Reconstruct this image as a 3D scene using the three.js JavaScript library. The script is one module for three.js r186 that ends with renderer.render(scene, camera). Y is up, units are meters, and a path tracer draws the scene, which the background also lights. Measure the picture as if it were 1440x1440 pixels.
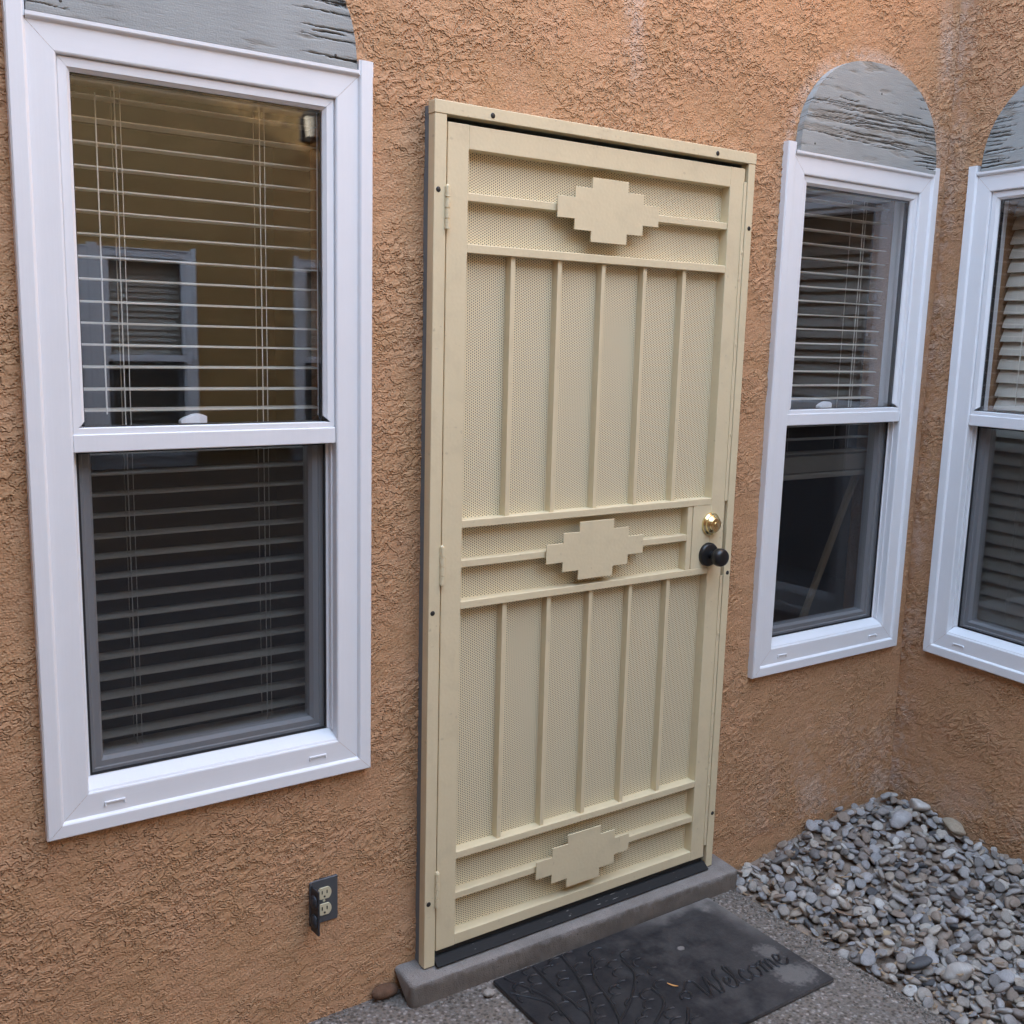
import * as THREE from 'three';
import { RoundedBoxGeometry } from 'three/addons/geometries/RoundedBoxGeometry.js';
import { mergeGeometries } from 'three/addons/utils/BufferGeometryUtils.js';

// ------------------------------------------------------------------ camera, sky, sun, exposure
const scene = new THREE.Scene();
const camera = new THREE.PerspectiveCamera(52.78, 1, 0.05, 400);
camera.position.set(-1.1696, 1.5563, 2.107);
camera.rotation.set(-0.1681, -0.598, 0.0265, 'YXZ');

const renderer = new THREE.WebGLRenderer({ antialias: true });
renderer.toneMapping = THREE.LinearToneMapping;
renderer.toneMappingExposure = 6.4;
renderer.shadowMap.enabled = true;

const SUN = new THREE.Vector3(-0.90, 0.38, -0.07).normalize();
{
  const W = 256, H = 128, d = new Float32Array(W * H * 4);
  for (let j = 0; j < H; j++) for (let i = 0; i < W; i++) {
    const el = ((j + 0.5) / H - 0.5) * Math.PI, up = Math.max(0, Math.sin(el));
    const k = Math.pow(1 - up, 3), o = (j * W + i) * 4;
    d[o] = 0.52 + 0.36 * k; d[o + 1] = 0.705 + 0.31 * k; d[o + 2] = 0.98 + 0.17 * k; d[o + 3] = 1;
    if (el < 0) { d[o] = 0.30; d[o + 1] = 0.27; d[o + 2] = 0.24; }
  }
  const t = new THREE.DataTexture(d, W, H, THREE.RGBAFormat, THREE.FloatType);
  t.mapping = THREE.EquirectangularReflectionMapping; t.magFilter = THREE.LinearFilter; t.needsUpdate = true;
  scene.background = t; scene.environment = t;
}
const sun = new THREE.DirectionalLight(new THREE.Color(1, 0.93, 0.84), 5.0);
sun.position.copy(SUN).multiplyScalar(20); sun.castShadow = true;
Object.assign(sun.shadow.camera, { left: -9, right: 9, top: 9, bottom: -9, near: 1, far: 45 });
sun.shadow.mapSize.set(4096, 4096);
scene.add(sun, sun.target);

// ------------------------------------------------------------------ helpers
let seed = 7;
const rnd = () => { seed = (seed + 0x6D2B79F5) | 0; let t = Math.imul(seed ^ (seed >>> 15), 1 | seed); t = (t + Math.imul(t ^ (t >>> 7), 61 | t)) ^ t; return ((t ^ (t >>> 14)) >>> 0) / 4294967296; };
const rr = (a, b) => a + (b - a) * rnd();
const mix = (a, b, t) => a + (b - a) * t;
const clamp = (x, a = 0, b = 1) => Math.min(b, Math.max(a, x));
const ss = (a, b, x) => { const t = clamp((x - a) / (b - a)); return t * t * (3 - 2 * t); };
const names = {};
const numbered = (n) => { const k = names[n] = (names[n] ?? -1) + 1; return k ? `${n}_${String(k).padStart(3, '0')}` : n; };
function obj(name, geo, mat, parent) {
  const m = new THREE.Mesh(Array.isArray(geo) ? mergeGeometries(geo.map((g) => (g.index ? g.toNonIndexed() : g))) : geo, mat);
  m.name = parent ? name : numbered(name); m.castShadow = m.receiveShadow = true; (parent ?? scene).add(m); return m;
}
function tag(o, label, category, group) { o.userData.label = label; o.userData.category = category; if (group) o.userData.group = group; return o; }
function thing(name, label, category, pos = [0, 0, 0], turn = 0, group) {
  const g = new THREE.Group(); g.name = numbered(name); g.position.set(...pos); g.rotation.y = turn; scene.add(g); return tag(g, label, category, group);
}
function struct(name, geo, mat) { const o = obj(name, geo, mat); o.userData.kind = 'structure'; return o; }
const box = (x0, y0, z0, x1, y1, z1, r = 0) => {
  const g = r ? new RoundedBoxGeometry(x1 - x0, y1 - y0, z1 - z0, 2, r) : new THREE.BoxGeometry(x1 - x0, y1 - y0, z1 - z0);
  g.translate((x0 + x1) / 2, (y0 + y1) / 2, (z0 + z1) / 2); return g;
};
const lathe = (pts, seg = 32) => new THREE.LatheGeometry(pts.map(([r, y]) => new THREE.Vector2(r, y)), seg).rotateX(Math.PI / 2); // axis along +z
const tube = (pts, r, seg = 24, rad = 6) => new THREE.TubeGeometry(new THREE.CatmullRomCurve3(pts.map((p) => new THREE.Vector3(...p))), seg, r, rad);

// periodic gradient noise
const PERM = (() => { const p = new Uint8Array(512), a = [...Array(256).keys()]; for (let i = 255; i > 0; i--) { const j = Math.floor(rnd() * (i + 1)); [a[i], a[j]] = [a[j], a[i]]; } for (let i = 0; i < 512; i++) p[i] = a[i & 255]; return p; })();
const GX = new Float32Array(64), GY = new Float32Array(64);
for (let i = 0; i < 64; i++) { GX[i] = Math.cos(i * 0.0981748) * 1.45; GY[i] = Math.sin(i * 0.0981748) * 1.45; }
function pn(x, y, px, py, s = 0) {
  const xi = Math.floor(x), yi = Math.floor(y), fx = x - xi, fy = y - yi;
  const x0 = ((xi % px) + px) % px, x1 = (x0 + 1) % px, y0 = ((yi % py) + py) % py, y1 = (y0 + 1) % py;
  const h = (a, b) => PERM[(PERM[(PERM[(a + s) & 255] + (a >> 8) * 37 + b) & 255] + (b >> 8) * 91 + s * 13) & 255] & 63;
  const a = h(x0, y0), b = h(x1, y0), c = h(x0, y1), d = h(x1, y1);
  const u = fx * fx * fx * (fx * (fx * 6 - 15) + 10), v = fy * fy * fy * (fy * (fy * 6 - 15) + 10);
  const na = GX[a] * fx + GY[a] * fy, nb = GX[b] * (fx - 1) + GY[b] * fy, nc = GX[c] * fx + GY[c] * (fy - 1), nd = GX[d] * (fx - 1) + GY[d] * (fy - 1);
  const p = na + (nb - na) * u, q = nc + (nd - nc) * u; return p + (q - p) * v;
}
const fbm = (x, y, s, oct = 4) => { let v = 0, a = 0.55, f = 1; for (let i = 0; i < oct; i++) { v += a * pn(x * f, y * f, 4096, 4096, s + i * 5); a *= 0.5; f *= 2.03; } return v; };
const toS = (c) => { c = clamp(c); return 255 * (c <= 0.0031308 ? 12.92 * c : 1.055 * Math.pow(c, 1 / 2.4) - 0.055); };
function tex(w, h, fn, srgb = true) { // fn(u, v, out) with linear colours in out
  const d = new Uint8Array(w * h * 4), o = [0, 0, 0, 1];
  for (let j = 0; j < h; j++) for (let i = 0; i < w; i++) {
    o[3] = 1; fn((i + 0.5) / w, (j + 0.5) / h, o); const k = (j * w + i) * 4;
    for (let c = 0; c < 3; c++) d[k + c] = srgb ? toS(o[c]) : 255 * clamp(o[c]);
    d[k + 3] = 255 * clamp(o[3]);
  }
  const t = new THREE.DataTexture(d, w, h, THREE.RGBAFormat); t.wrapS = t.wrapT = THREE.RepeatWrapping; t.magFilter = THREE.LinearFilter; t.minFilter = THREE.LinearMipmapLinearFilter; t.generateMipmaps = true;
  if (srgb) t.colorSpace = THREE.SRGBColorSpace; t.needsUpdate = true; return t;
}
const std = (rgb, roughness = 0.8, o = {}) => new THREE.MeshStandardMaterial({ color: new THREE.Color().setRGB(...rgb), roughness, ...o });
function uvMetres(g, sx = 1, sy = sx, ox = 0, oy = 0) { // box-style uv in metres, by each face's own direction
  g = g.index ? g.toNonIndexed() : g; if (!g.attributes.normal) g.computeVertexNormals();
  const p = g.attributes.position, uv = new Float32Array(p.count * 2), e1 = new THREE.Vector3(), e2 = new THREE.Vector3(), a = new THREE.Vector3(), b = new THREE.Vector3(), c = new THREE.Vector3();
  for (let i = 0; i < p.count; i += 3) {
    a.fromBufferAttribute(p, i); b.fromBufferAttribute(p, i + 1); c.fromBufferAttribute(p, i + 2); e1.subVectors(b, a).cross(e2.subVectors(c, a));
    const ax = Math.abs(e1.x), ay = Math.abs(e1.y), az = Math.abs(e1.z);
    for (const [k, v] of [[i, a], [i + 1, b], [i + 2, c]]) {
      const [u, w] = az >= ax && az >= ay ? [v.x, v.y] : ay >= ax ? [v.x, v.z] : [v.z, v.y];
      uv[k * 2] = u / sx + ox; uv[k * 2 + 1] = w / sy + oy;
    }
  }
  g.setAttribute('uv', new THREE.BufferAttribute(uv, 2)); return g;
}

// ------------------------------------------------------------------ stucco
const TW = 3.4, TH = 2.72, TN = 2048;      // one tile of stucco relief, metres and texels
const HT = new Float32Array(TN * TN);      // height in metres
for (let j = 0; j < TN; j++) for (let i = 0; i < TN; i++) {
  const u = i / TN, v = j / TN;
  const w1 = pn(u * 70, v * 56, 70, 56, 3), w2 = pn(u * 70, v * 56, 70, 56, 9), w3 = pn(u * 210, v * 168, 210, 168, 12);
  const x = u * 100 + w1 * 0.6 + w3 * 0.3, y = v * 112 + w2 * 0.6 + w3 * 0.3;
  const a = pn(x, y, 100, 112, 1) + 0.5 * pn(x * 2, y * 2, 200, 224, 2) + 0.34 * pn(x * 4, y * 4, 400, 448, 4);
  const j1 = pn(u * 520, v * 416, 520, 416, 15), j2 = pn(u * 1000, v * 800, 1000, 800, 18);
  const t = a * 1.05 + j1 * 0.30 + j2 * 0.16 + v * 60, fr = t - Math.floor(t);
  const saw = ss(0, 0.16, fr) - fr;
  const m = ss(-0.45, 0.25, pn(u * 13, v * 11, 13, 11, 6) + 0.5 * pn(u * 39, v * 30, 39, 30, 7));
  HT[j * TN + i] = 0.0064 * saw * mix(0.18, 1, m) + a * 0.0010 + w1 * 0.0010 + 0.0010 * j1 + 0.0012 * j2 + 0.0003 * ((PERM[(PERM[i & 255] + j) & 255] + PERM[(PERM[j & 255] + (i >> 8) * 53 + i) & 255]) / 255 - 1) + 0.0004 * pn(u * 300, v * 240, 300, 240, 10);
}
const hAt = (x, y) => { // smoothed height at a point of the wall
  const i = Math.round((x / TW - Math.floor(x / TW)) * TN), j = Math.round((y / TH - Math.floor(y / TH)) * TN);
  let s = 0; for (let b = -1; b <= 1; b++) for (let a = -1; a <= 1; a++) s += HT[((j + b + TN) & (TN - 1)) * TN + ((i + a + TN) & (TN - 1))];
  return s / 9;
};
const stuccoBump = (() => { // what is finer than the mesh
  const tmp = new Float32Array(TN * TN), d = new Uint8Array(TN * TN * 4), R = 2, M = TN - 1;
  for (let j = 0; j < TN; j++) for (let i = 0; i < TN; i++) { let s = 0; for (let k = -R; k <= R; k++) s += HT[j * TN + ((i + k) & M)]; tmp[j * TN + i] = s / (2 * R + 1); }
  for (let j = 0; j < TN; j++) for (let i = 0; i < TN; i++) {
    let s = 0; for (let k = -R; k <= R; k++) s += tmp[((j + k) & M) * TN + i];
    const q = j * TN + i, h = clamp((HT[q] - s / (2 * R + 1) * 0.85) / 0.008 + 0.5) * 255; d[q * 4] = d[q * 4 + 1] = d[q * 4 + 2] = h; d[q * 4 + 3] = 255;
  }
  const t = new THREE.DataTexture(d, TN, TN, THREE.RGBAFormat); t.wrapS = t.wrapT = THREE.RepeatWrapping; t.magFilter = THREE.LinearFilter; t.needsUpdate = true; return t;
})();
const STUCCO = [0.475, 0.268, 0.142];
function stuccoColour(n, stain, s) {
  return tex(n, n, (u, v, o) => {
    const x = u * TW, y = v * TH;
    const big = fbm(x * 1.7, y * 1.7, s, 3), mid = fbm(x * 9, y * 9, s + 3, 3), g = pn(u * 500, v * 400, 500, 400, s + 9) + 0.7 * pn(u * 1000, v * 800, 1000, 800, s + 2);
    const sp = PERM[(PERM[Math.floor(u * n) & 255] + Math.floor(v * n) + (Math.floor(v * n) >> 8) * 31) & 255] / 255 - 0.5;
    const k = 1 + 0.10 * big + 0.09 * mid + 0.15 * g + 0.16 * sp, w = stain ? clamp(stain(x, y)) : 0;
    const pale = [0.56, 0.43, 0.35];
    for (let c = 0; c < 3; c++) o[c] = mix(STUCCO[c] * k * (c === 2 ? 1 + 0.08 * mid : 1), pale[c] * (1 + 0.1 * g), w);
  });
}
const band = (x, c, w) => Math.max(0, 1 - Math.abs(x - c) / w);
const stuccoMat = (map) => new THREE.MeshStandardMaterial({ map, bumpMap: stuccoBump, bumpScale: 0.008, roughness: 0.95 });
// lime bloom and run marks on the door wall: beside the inner corner, above the door, near the pebbles
const doorWallMat = stuccoMat(stuccoColour(2048, (x, y) => {
  x = x > 2.1 ? x - TW : x;
  const n = fbm(x * 14, y * 5, 21, 4), n2 = fbm(x * 6, y * 6, 31, 4), n3 = fbm(x * 40, y * 40, 41, 3);
  let w = 0;
  w += 0.75 * band(x, 1.885, 0.07) * ss(-0.35, 0.5, n + 0.4 * n3) * ss(0.6, 1.6, y);
  w += 0.8 * band(x + 0.02 * n2, 0.60, 0.07) * ss(2.02, 2.5, y) * ss(-0.2, 0.5, n + 0.5 * n3);
  w += 0.55 * ss(1.1, 1.5, x) * ss(0.5, 0.05, y + 0.25 * n2) * ss(-0.25, 0.5, n2 + 0.6 * n3);
  const dx = (x - 1.525) / 0.345, dy = (y - 2.095) / 0.31, r = Math.sqrt(dx * dx + dy * dy);
  if (y > 2.09) w += 0.6 * band(r, 1.0, 0.10) * ss(-0.4, 0.3, n3 + n2);
  return w;
}, 11));
const sideWallMat = stuccoMat(stuccoColour(1024, (x, y) => {
  const n2 = fbm(x * 6, y * 6, 51, 4), n3 = fbm(x * 40, y * 40, 61, 3);
  return x < 0.8 ? 0.5 * band(x, 0.02, 0.08) * ss(-0.3, 0.5, n2 + n3) + 0.4 * ss(0.4, 0.0, y + 0.2 * n2) * ss(-0.2, 0.6, n2 + 0.6 * n3) : 0;
}, 17));
function wallGeo(xs, ys, holes, depth) {
  const nx = xs.length, ny = ys.length, pos = new Float32Array(nx * ny * 3), uv = new Float32Array(nx * ny * 2), idx = [];
  for (let j = 0; j < ny; j++) for (let i = 0; i < nx; i++) {
    const k = j * nx + i; pos[k * 3] = xs[i]; pos[k * 3 + 1] = ys[j]; pos[k * 3 + 2] = hAt(xs[i], ys[j]); uv[k * 2] = xs[i] / TW; uv[k * 2 + 1] = ys[j] / TH;
  }
  for (let j = 0; j < ny - 1; j++) for (let i = 0; i < nx - 1; i++) {
    const cx = (xs[i] + xs[i + 1]) / 2, cy = (ys[j] + ys[j + 1]) / 2;
    if (holes.some(([a, b, c, d]) => cx > a && cx < c && cy > b && cy < d)) continue;
    const k = j * nx + i; idx.push(k, k + 1, k + nx + 1, k, k + nx + 1, k + nx);
  }
  const g = new THREE.BufferGeometry(); g.setAttribute('position', new THREE.BufferAttribute(pos, 3)); g.setAttribute('uv', new THREE.BufferAttribute(uv, 2)); g.setIndex(idx); g.computeVertexNormals();
  const x0 = xs[0], x1 = xs[nx - 1], y0 = ys[0], y1 = ys[ny - 1], sh = new THREE.Shape([[x0, y0], [x1, y0], [x1, y1], [x0, y1]].map((p) => new THREE.Vector2(...p)));
  for (const [a, b, c, d] of holes) sh.holes.push(new THREE.Path([[a, b], [a, d], [c, d], [c, b]].map((p) => new THREE.Vector2(...p))));
  const core = uvMetres(new THREE.ExtrudeGeometry(sh, { depth: depth - 0.008, bevelEnabled: false }).translate(0, 0, -depth), TW, TH);
  return mergeGeometries([g.toNonIndexed(), core]);
}
const lines = (...parts) => { const out = []; for (const [a, b, s] of parts) { const n = Math.max(1, Math.round((b - a) / s)); for (let i = out.length ? 1 : 0; i <= n; i++) out.push(a + (b - a) * i / n); } return out; };

const WIN = { w: 0.71, y0: 0.542, y1: 2.120 };
const LX = -0.844, RX = 1.158, TX = 0.104, WALL_D = 0.16;
const hole = (x) => [x + 0.066, WIN.y0 + 0.066, x + WIN.w - 0.066, WIN.y1 - 0.066];
const CORNER = [1.9288, 0, 0], TURN = -1.6551;
const ROOF = 3.4, SIDE_ROOF = 5.3;
{
  const g = wallGeo(lines([-4.2, -1.5, 0.06], [-1.5, 1.99, 0.0045], [1.99, 2.2, 0.1]), lines([-0.3, -0.11, 0.06], [-0.11, 2.6, 0.0045], [2.6, ROOF, 0.06]), [hole(LX), hole(RX), [0.012, -0.02, 0.988, 2.05]], WALL_D);
  tag(obj('stucco_wall', g, doorWallMat), 'peach stucco house wall holding the cream security door and two white windows', 'wall');
  const s = wallGeo(lines([-0.1, 0.62, 0.0045], [0.62, 2.3, 0.03]), lines([-0.3, -0.11, 0.06], [-0.11, 2.6, 0.0045], [2.6, SIDE_ROOF, 0.06]), [hole(TX)], WALL_D);
  const o = tag(obj('stucco_wall', s, sideWallMat), 'peach stucco side wall meeting the door wall above the pebble bed corner', 'wall');
  o.position.set(...CORNER); o.rotation.y = TURN;
}
// the far side of the courtyard, seen mirrored in the window panes
const farZ = 5.5;
{
  const hx = (x) => [x + 0.066, 0.542 + 0.066, x + 0.71 - 0.066, 2.12 - 0.066];
  const farMat = sideWallMat.clone(); farMat.color.setRGB(1.0, 1.08, 0.78);
  const s = wallGeo(lines([-4.5, 4.5, 0.012]), lines([-0.3, 0, 0.1], [0, 5.0, 0.012]), [hx(-1.20), hx(-2.66), hx(-0.49)], WALL_D);
  const o = tag(obj('stucco_wall', s, farMat), 'brown stucco wall across the courtyard, mirrored in the panes beside the door', 'wall');
  o.position.set(0, 0, farZ); o.rotation.y = Math.PI;
}
const brownMat = sideWallMat.clone(); brownMat.color.setRGB(0.42, 0.42, 0.42);
tag(obj('boundary_wall', uvMetres(box(-2.2, -0.17, 0.02, -1.8, 4.5, farZ - 0.02), TW, TH), brownMat), 'tall brown stucco wall closing the courtyard behind the photographer', 'wall');
tag(obj('house_block', uvMetres(box(-4.2, ROOF + 0.102, -4, -1.8, 4.5, -0.01), TW, TH), brownMat), 'stucco upper storey on the house beyond the window over the outlet', 'building');
tag(obj('house_block', uvMetres(box(3.3, -0.17, 2.45, 6.5, 5.2, farZ - 0.02), TW, TH), brownMat), 'tall stucco house block beyond the side wall, shading the courtyard', 'building');
{ // dark lantern high on the far wall, mirrored at the top of the pane over the outlet
  const t = thing('wall_lantern', 'dark wall lantern across the courtyard, mirrored at the pane top', 'lantern', [2.06, 3.05, farZ], Math.PI), iron = std([0.03, 0.028, 0.026], 0.5), pg = std([0.35, 0.33, 0.28], 0.2);
  obj('wall_plate', box(-0.05, -0.09, -0.004, 0.05, 0.09, 0.016, 0.004), iron, t); obj('arm', tube([[0, 0.04, 0.016], [0, 0.13, 0.06], [0, 0.15, 0.12]], 0.009, 12, 8), iron, t);
  obj('cap', new THREE.ConeGeometry(0.085, 0.07, 6).translate(0, 0.115, 0.12), iron, t); obj('lamp_glass', new THREE.CylinderGeometry(0.062, 0.045, 0.15, 6).translate(0, 0.003, 0.12), pg, t); obj('base', new THREE.CylinderGeometry(0.05, 0.03, 0.03, 6).translate(0, -0.088, 0.12), iron, t);
}
// rooms behind the windows
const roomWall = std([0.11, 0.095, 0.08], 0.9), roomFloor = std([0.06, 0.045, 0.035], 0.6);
{
  const room = (x0, x1, z0, z1, open) => [box(x0, 2.55, z0, x1, 2.62, z1), box(x0 - 0.06, -0.1, z0, x0, 2.62, z1), box(x1, -0.1, z0, x1 + 0.06, 2.62, z1), box(x0 - 0.06, -0.1, z0 - 0.06, x1 + 0.06, 2.62, z0)];
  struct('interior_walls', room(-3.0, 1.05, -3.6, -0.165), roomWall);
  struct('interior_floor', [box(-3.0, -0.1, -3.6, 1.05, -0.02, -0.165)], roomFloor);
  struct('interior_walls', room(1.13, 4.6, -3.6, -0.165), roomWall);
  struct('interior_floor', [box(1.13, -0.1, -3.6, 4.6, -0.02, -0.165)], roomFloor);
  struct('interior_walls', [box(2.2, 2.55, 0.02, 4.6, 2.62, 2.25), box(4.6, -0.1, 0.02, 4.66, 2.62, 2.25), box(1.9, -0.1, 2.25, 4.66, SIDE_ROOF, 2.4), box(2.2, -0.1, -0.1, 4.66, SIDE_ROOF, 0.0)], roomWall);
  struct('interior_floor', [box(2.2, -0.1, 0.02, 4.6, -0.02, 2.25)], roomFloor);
  struct('roof', [box(-4.2, ROOF, -4, 5, ROOF + 0.1, -0.01), box(2.0, SIDE_ROOF, -0.01, 5, SIDE_ROOF + 0.1, 2.4)], std([0.4, 0.36, 0.3]));
  struct('interior_walls', [box(-4.5, -0.1, farZ + 2.2, 4.5, 5.0, farZ + 2.3), box(-4.5, 5.0, farZ + 0.01, 4.5, 5.1, farZ + 2.3)], roomWall);
}

// ------------------------------------------------------------------ ground
const SLAB = -0.08;
const slabMat = (() => {
  const cells = (x, y, n) => { let b = 9, id = 0; const xi = Math.floor(x), yi = Math.floor(y); for (let j = -1; j <= 1; j++) for (let i = -1; i <= 1; i++) { const a = ((xi + i) % n + n) % n, c = ((yi + j) % n + n) % n, h = PERM[PERM[a & 255] ^ (c & 255) ^ ((a >> 8) * 17)], h2 = PERM[(h + 71) & 255]; const dx = xi + i + h / 255 - x, dy = yi + j + h2 / 255 - y, d = dx * dx + dy * dy; if (d < b) { b = d; id = PERM[(h ^ h2) + 40 & 255]; } } return [Math.sqrt(b), id / 255]; };
  const map = tex(1024, 1024, (u, v, o) => {
    const [d, id] = cells(u * 150, v * 150, 150), big = fbm(u * 6, v * 6, 71, 4), st = ss(0.25, 0.55, d), g = pn(u * 400, v * 400, 400, 400, 5);
    const k = mix(0.38 + 1.35 * id * id, 0.82, st) * (1 + 0.34 * big + 0.26 * g);
    o[0] = 0.205 * k; o[1] = 0.172 * k * (0.97 + 0.06 * id); o[2] = 0.146 * k * (0.92 + 0.16 * id);
  });
  const bump = tex(1024, 1024, (u, v, o) => { const [d, id] = cells(u * 150, v * 150, 150); const h = (id > 0.45 ? 0.75 : 0.35) * (1 - ss(0.2, 0.6, d)) + 0.25 * pn(u * 220, v * 220, 220, 220, 3) + 0.2; o[0] = o[1] = o[2] = h; }, false);
  return new THREE.MeshStandardMaterial({ map, bumpMap: bump, bumpScale: 0.003, roughness: 0.92 });
})();
const SLAB_EDGE = 1.04;
{
  // worn slab edge: a wobbling line beside the pebbles
  const sh = new THREE.Shape(); sh.moveTo(-3.2, 0.004); sh.lineTo(SLAB_EDGE, 0.004);
  for (let z = 0.004; z < 4; z += 0.02) sh.lineTo(SLAB_EDGE + 0.012 * fbm(z * 4, 1, 3, 3), -z - 0.001);
  sh.lineTo(SLAB_EDGE, -4); sh.lineTo(-3.2, -4); sh.closePath();
  const g = new THREE.ExtrudeGeometry(sh, { depth: 0.1, bevelEnabled: true, bevelSize: 0.006, bevelThickness: 0.006, bevelSegments: 2, steps: 1 }).rotateX(-Math.PI / 2).translate(0, SLAB - 0.106, 0);
  struct('walkway_slab', uvMetres(g, 1.5), slabMat);
  const soil = std([1, 1, 1], 0.97, { map: tex(512, 512, (u, v, o) => { const k = 1 + 0.3 * fbm(u * 20, v * 20, 81, 4) + 0.3 * pn(u * 200, v * 200, 200, 200, 2); o[0] = 0.17 * k; o[1] = 0.125 * k; o[2] = 0.095 * k; }) });
  struct('ground', uvMetres(new THREE.PlaneGeometry(120, 120, 2, 2).rotateX(-Math.PI / 2).translate(0, -0.17, 0), 1.0), soil);
}

// concrete door sill: a worn bar with rounded edges
const concreteMat = new THREE.MeshStandardMaterial({ roughness: 0.93, bumpScale: 0.003,
  map: tex(1024, 512, (u, v, o) => { const b = fbm(u * 9, v * 5, 91, 4), g = pn(u * 260, v * 130, 260, 130, 4), p = ss(0.5, 0.75, pn(u * 150, v * 75, 150, 75, 14)) * ss(0.0, 0.4, b); const k = (1 + 0.38 * b + 0.2 * g) * (1 - 0.55 * p), dirt = 0.75 * ss(0.27, 0.33, v + 0.05 * fbm(u * 30, v * 12, 45, 4)) * (1 + 0.4 * g); o[0] = mix(0.225, 0.135, dirt) * k; o[1] = mix(0.200, 0.108, dirt) * k; o[2] = mix(0.182, 0.085, dirt) * k; }),
  bumpMap: tex(1024, 512, (u, v, o) => { const p = ss(0.5, 0.75, pn(u * 150, v * 75, 150, 75, 14)) * ss(0.0, 0.4, fbm(u * 9, v * 5, 91, 4)); o[0] = o[1] = o[2] = 0.6 - 0.5 * p + 0.2 * pn(u * 260, v * 130, 260, 130, 4); }, false) });
{
  const prof = [[0.0, -0.013], [0.02, -0.0135], [0.045, -0.015], [0.078, -0.0175], [0.0885, -0.0190], [0.0915, -0.0225], [0.092, -0.032], [0.092, -0.05], [0.092, -0.065], [0.091, -0.082]];
  const X0 = -0.056, X1 = 1.062, N = 260, pos = [], uv = [], idx = [], m = prof.length;
  for (let i = 0; i <= N; i++) {
    const t = i / N, x = X0 + (X1 - X0) * t, end = Math.min(1, Math.min(i, N - i) / 4), e = Math.sqrt(1 - (1 - end) ** 2);
    prof.forEach(([z, y], j) => {
      const w = 0.0035 * fbm(x * 14, j * 0.7, 5, 4) + 0.0030 * fbm(x * 70, j * 1.9, 25, 3) + 0.004 * Math.min(0, fbm(x * 30, 9, 8, 2) + 0.25) * (j > 3 && j < 7 ? 1 : 0.1);
      pos.push(x, j === m - 1 ? y : y + w * 0.5 - 0.008 * (1 - e) * (j < 8 ? 1 : 0), z + (j > 2 ? w + 0.014 * t : 0) - (1 - e) * 0.012 * (j > 3 ? 1 : 0)); uv.push(x / 0.8, (z - y) / 0.4);
      if (i < N && j < m - 1) { const k = i * m + j; idx.push(k, k + 1, k + m + 1, k, k + m + 1, k + m); }
    });
  }
  for (const i of [0, N]) { const c = pos.length / 3; pos.push(i ? X1 : X0, -0.05, 0.04); uv.push(0, 0.1); for (let j = 0; j < m - 1; j++) i ? idx.push(c, i * m + j, i * m + j + 1) : idx.push(c, j + 1, j); idx.push(...(i ? [c, i * m + m - 1, i * m] : [c, 0, m - 1])); }
  const g = new THREE.BufferGeometry(); g.setAttribute('position', new THREE.Float32BufferAttribute(pos, 3)); g.setAttribute('uv', new THREE.Float32BufferAttribute(uv, 2)); g.setIndex(idx); g.computeVertexNormals();
  tag(obj('concrete_sill', g, concreteMat), 'worn grey concrete step under the security door', 'sill');
}

// ------------------------------------------------------------------ windows
const vinyl = new THREE.MeshStandardMaterial({ color: new THREE.Color().setRGB(0.80, 0.80, 0.82), roughness: 0.42, bumpScale: 0.0001, bumpMap: tex(512, 512, (u, v, o) => { o[0] = o[1] = o[2] = 0.5 + 0.3 * pn(u * 160, v * 6, 160, 6, 2) + 0.2 * pn(u * 60, v * 3, 60, 3, 7); }, false),
  map: tex(512, 512, (u, v, o) => { const k = 0.97 + 0.03 * fbm(u * 5, v * 5, 33, 4) + 0.008 * pn(u * 160, v * 6, 160, 6, 2); o[0] = o[1] = o[2] = k; }) });
const glass = new THREE.MeshPhysicalMaterial({ color: 0xffffff, transmission: 1, thickness: 0, roughness: 0.0, ior: 1.82, side: THREE.DoubleSide });
const gasket = std([0.012, 0.012, 0.014], 0.6);
const screenMat = new THREE.MeshPhysicalMaterial({ specularIntensity: 0.1, color: new THREE.Color().setRGB(0.018, 0.018, 0.02), roughness: 0.8, transparent: true, opacity: 0.55, side: THREE.DoubleSide });
const slatMat = std([0.62, 0.58, 0.50], 0.5), cordMat = std([0.7, 0.67, 0.6], 0.8);

// one mitred side of a rectangular ring: profile of [inset, z] swept between two corners
function ringSides(x0, y0, x1, y1, prof) {
  const c = (d) => [[x0 + d, y0 + d], [x1 - d, y0 + d], [x1 - d, y1 - d], [x0 + d, y1 - d]];
  return [0, 1, 2, 3].map((s) => {
    const pos = [], uv = [], k = (s + 1) % 4;
    let len = 0;
    for (let j = 0; j < prof.length - 1; j++) {
      const [d0, z0] = prof[j], [d1, z1] = prof[j + 1], A = c(d0), B = c(d1), seg = Math.hypot(d1 - d0, z1 - z0);
      const e = 0.00035, sg = [1, 1, -1, -1][s] * e, mv = (p, f) => (s % 2 ? [p[0], p[1] + sg * f] : [p[0] + sg * f, p[1]]); // hairline mitre joint
      const q = [[...mv(A[s], 1), z0], [...mv(A[k], -1), z0], [...mv(B[k], -1), z1], [...mv(B[s], 1), z1]], L = (p) => (s % 2 ? p[1] : p[0]);
      const w = [len, len, len + seg, len + seg];
      for (const a of [0, 1, 2, 0, 2, 3]) { pos.push(...q[a]); uv.push(w[a] / 0.6, L(q[a]) / 0.6); }
      len += seg;
    }
    const g = new THREE.BufferGeometry(); g.setAttribute('position', new THREE.Float32BufferAttribute(pos, 3)); g.setAttribute('uv', new THREE.Float32BufferAttribute(uv, 2)); g.computeVertexNormals(); return g;
  });
}
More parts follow.
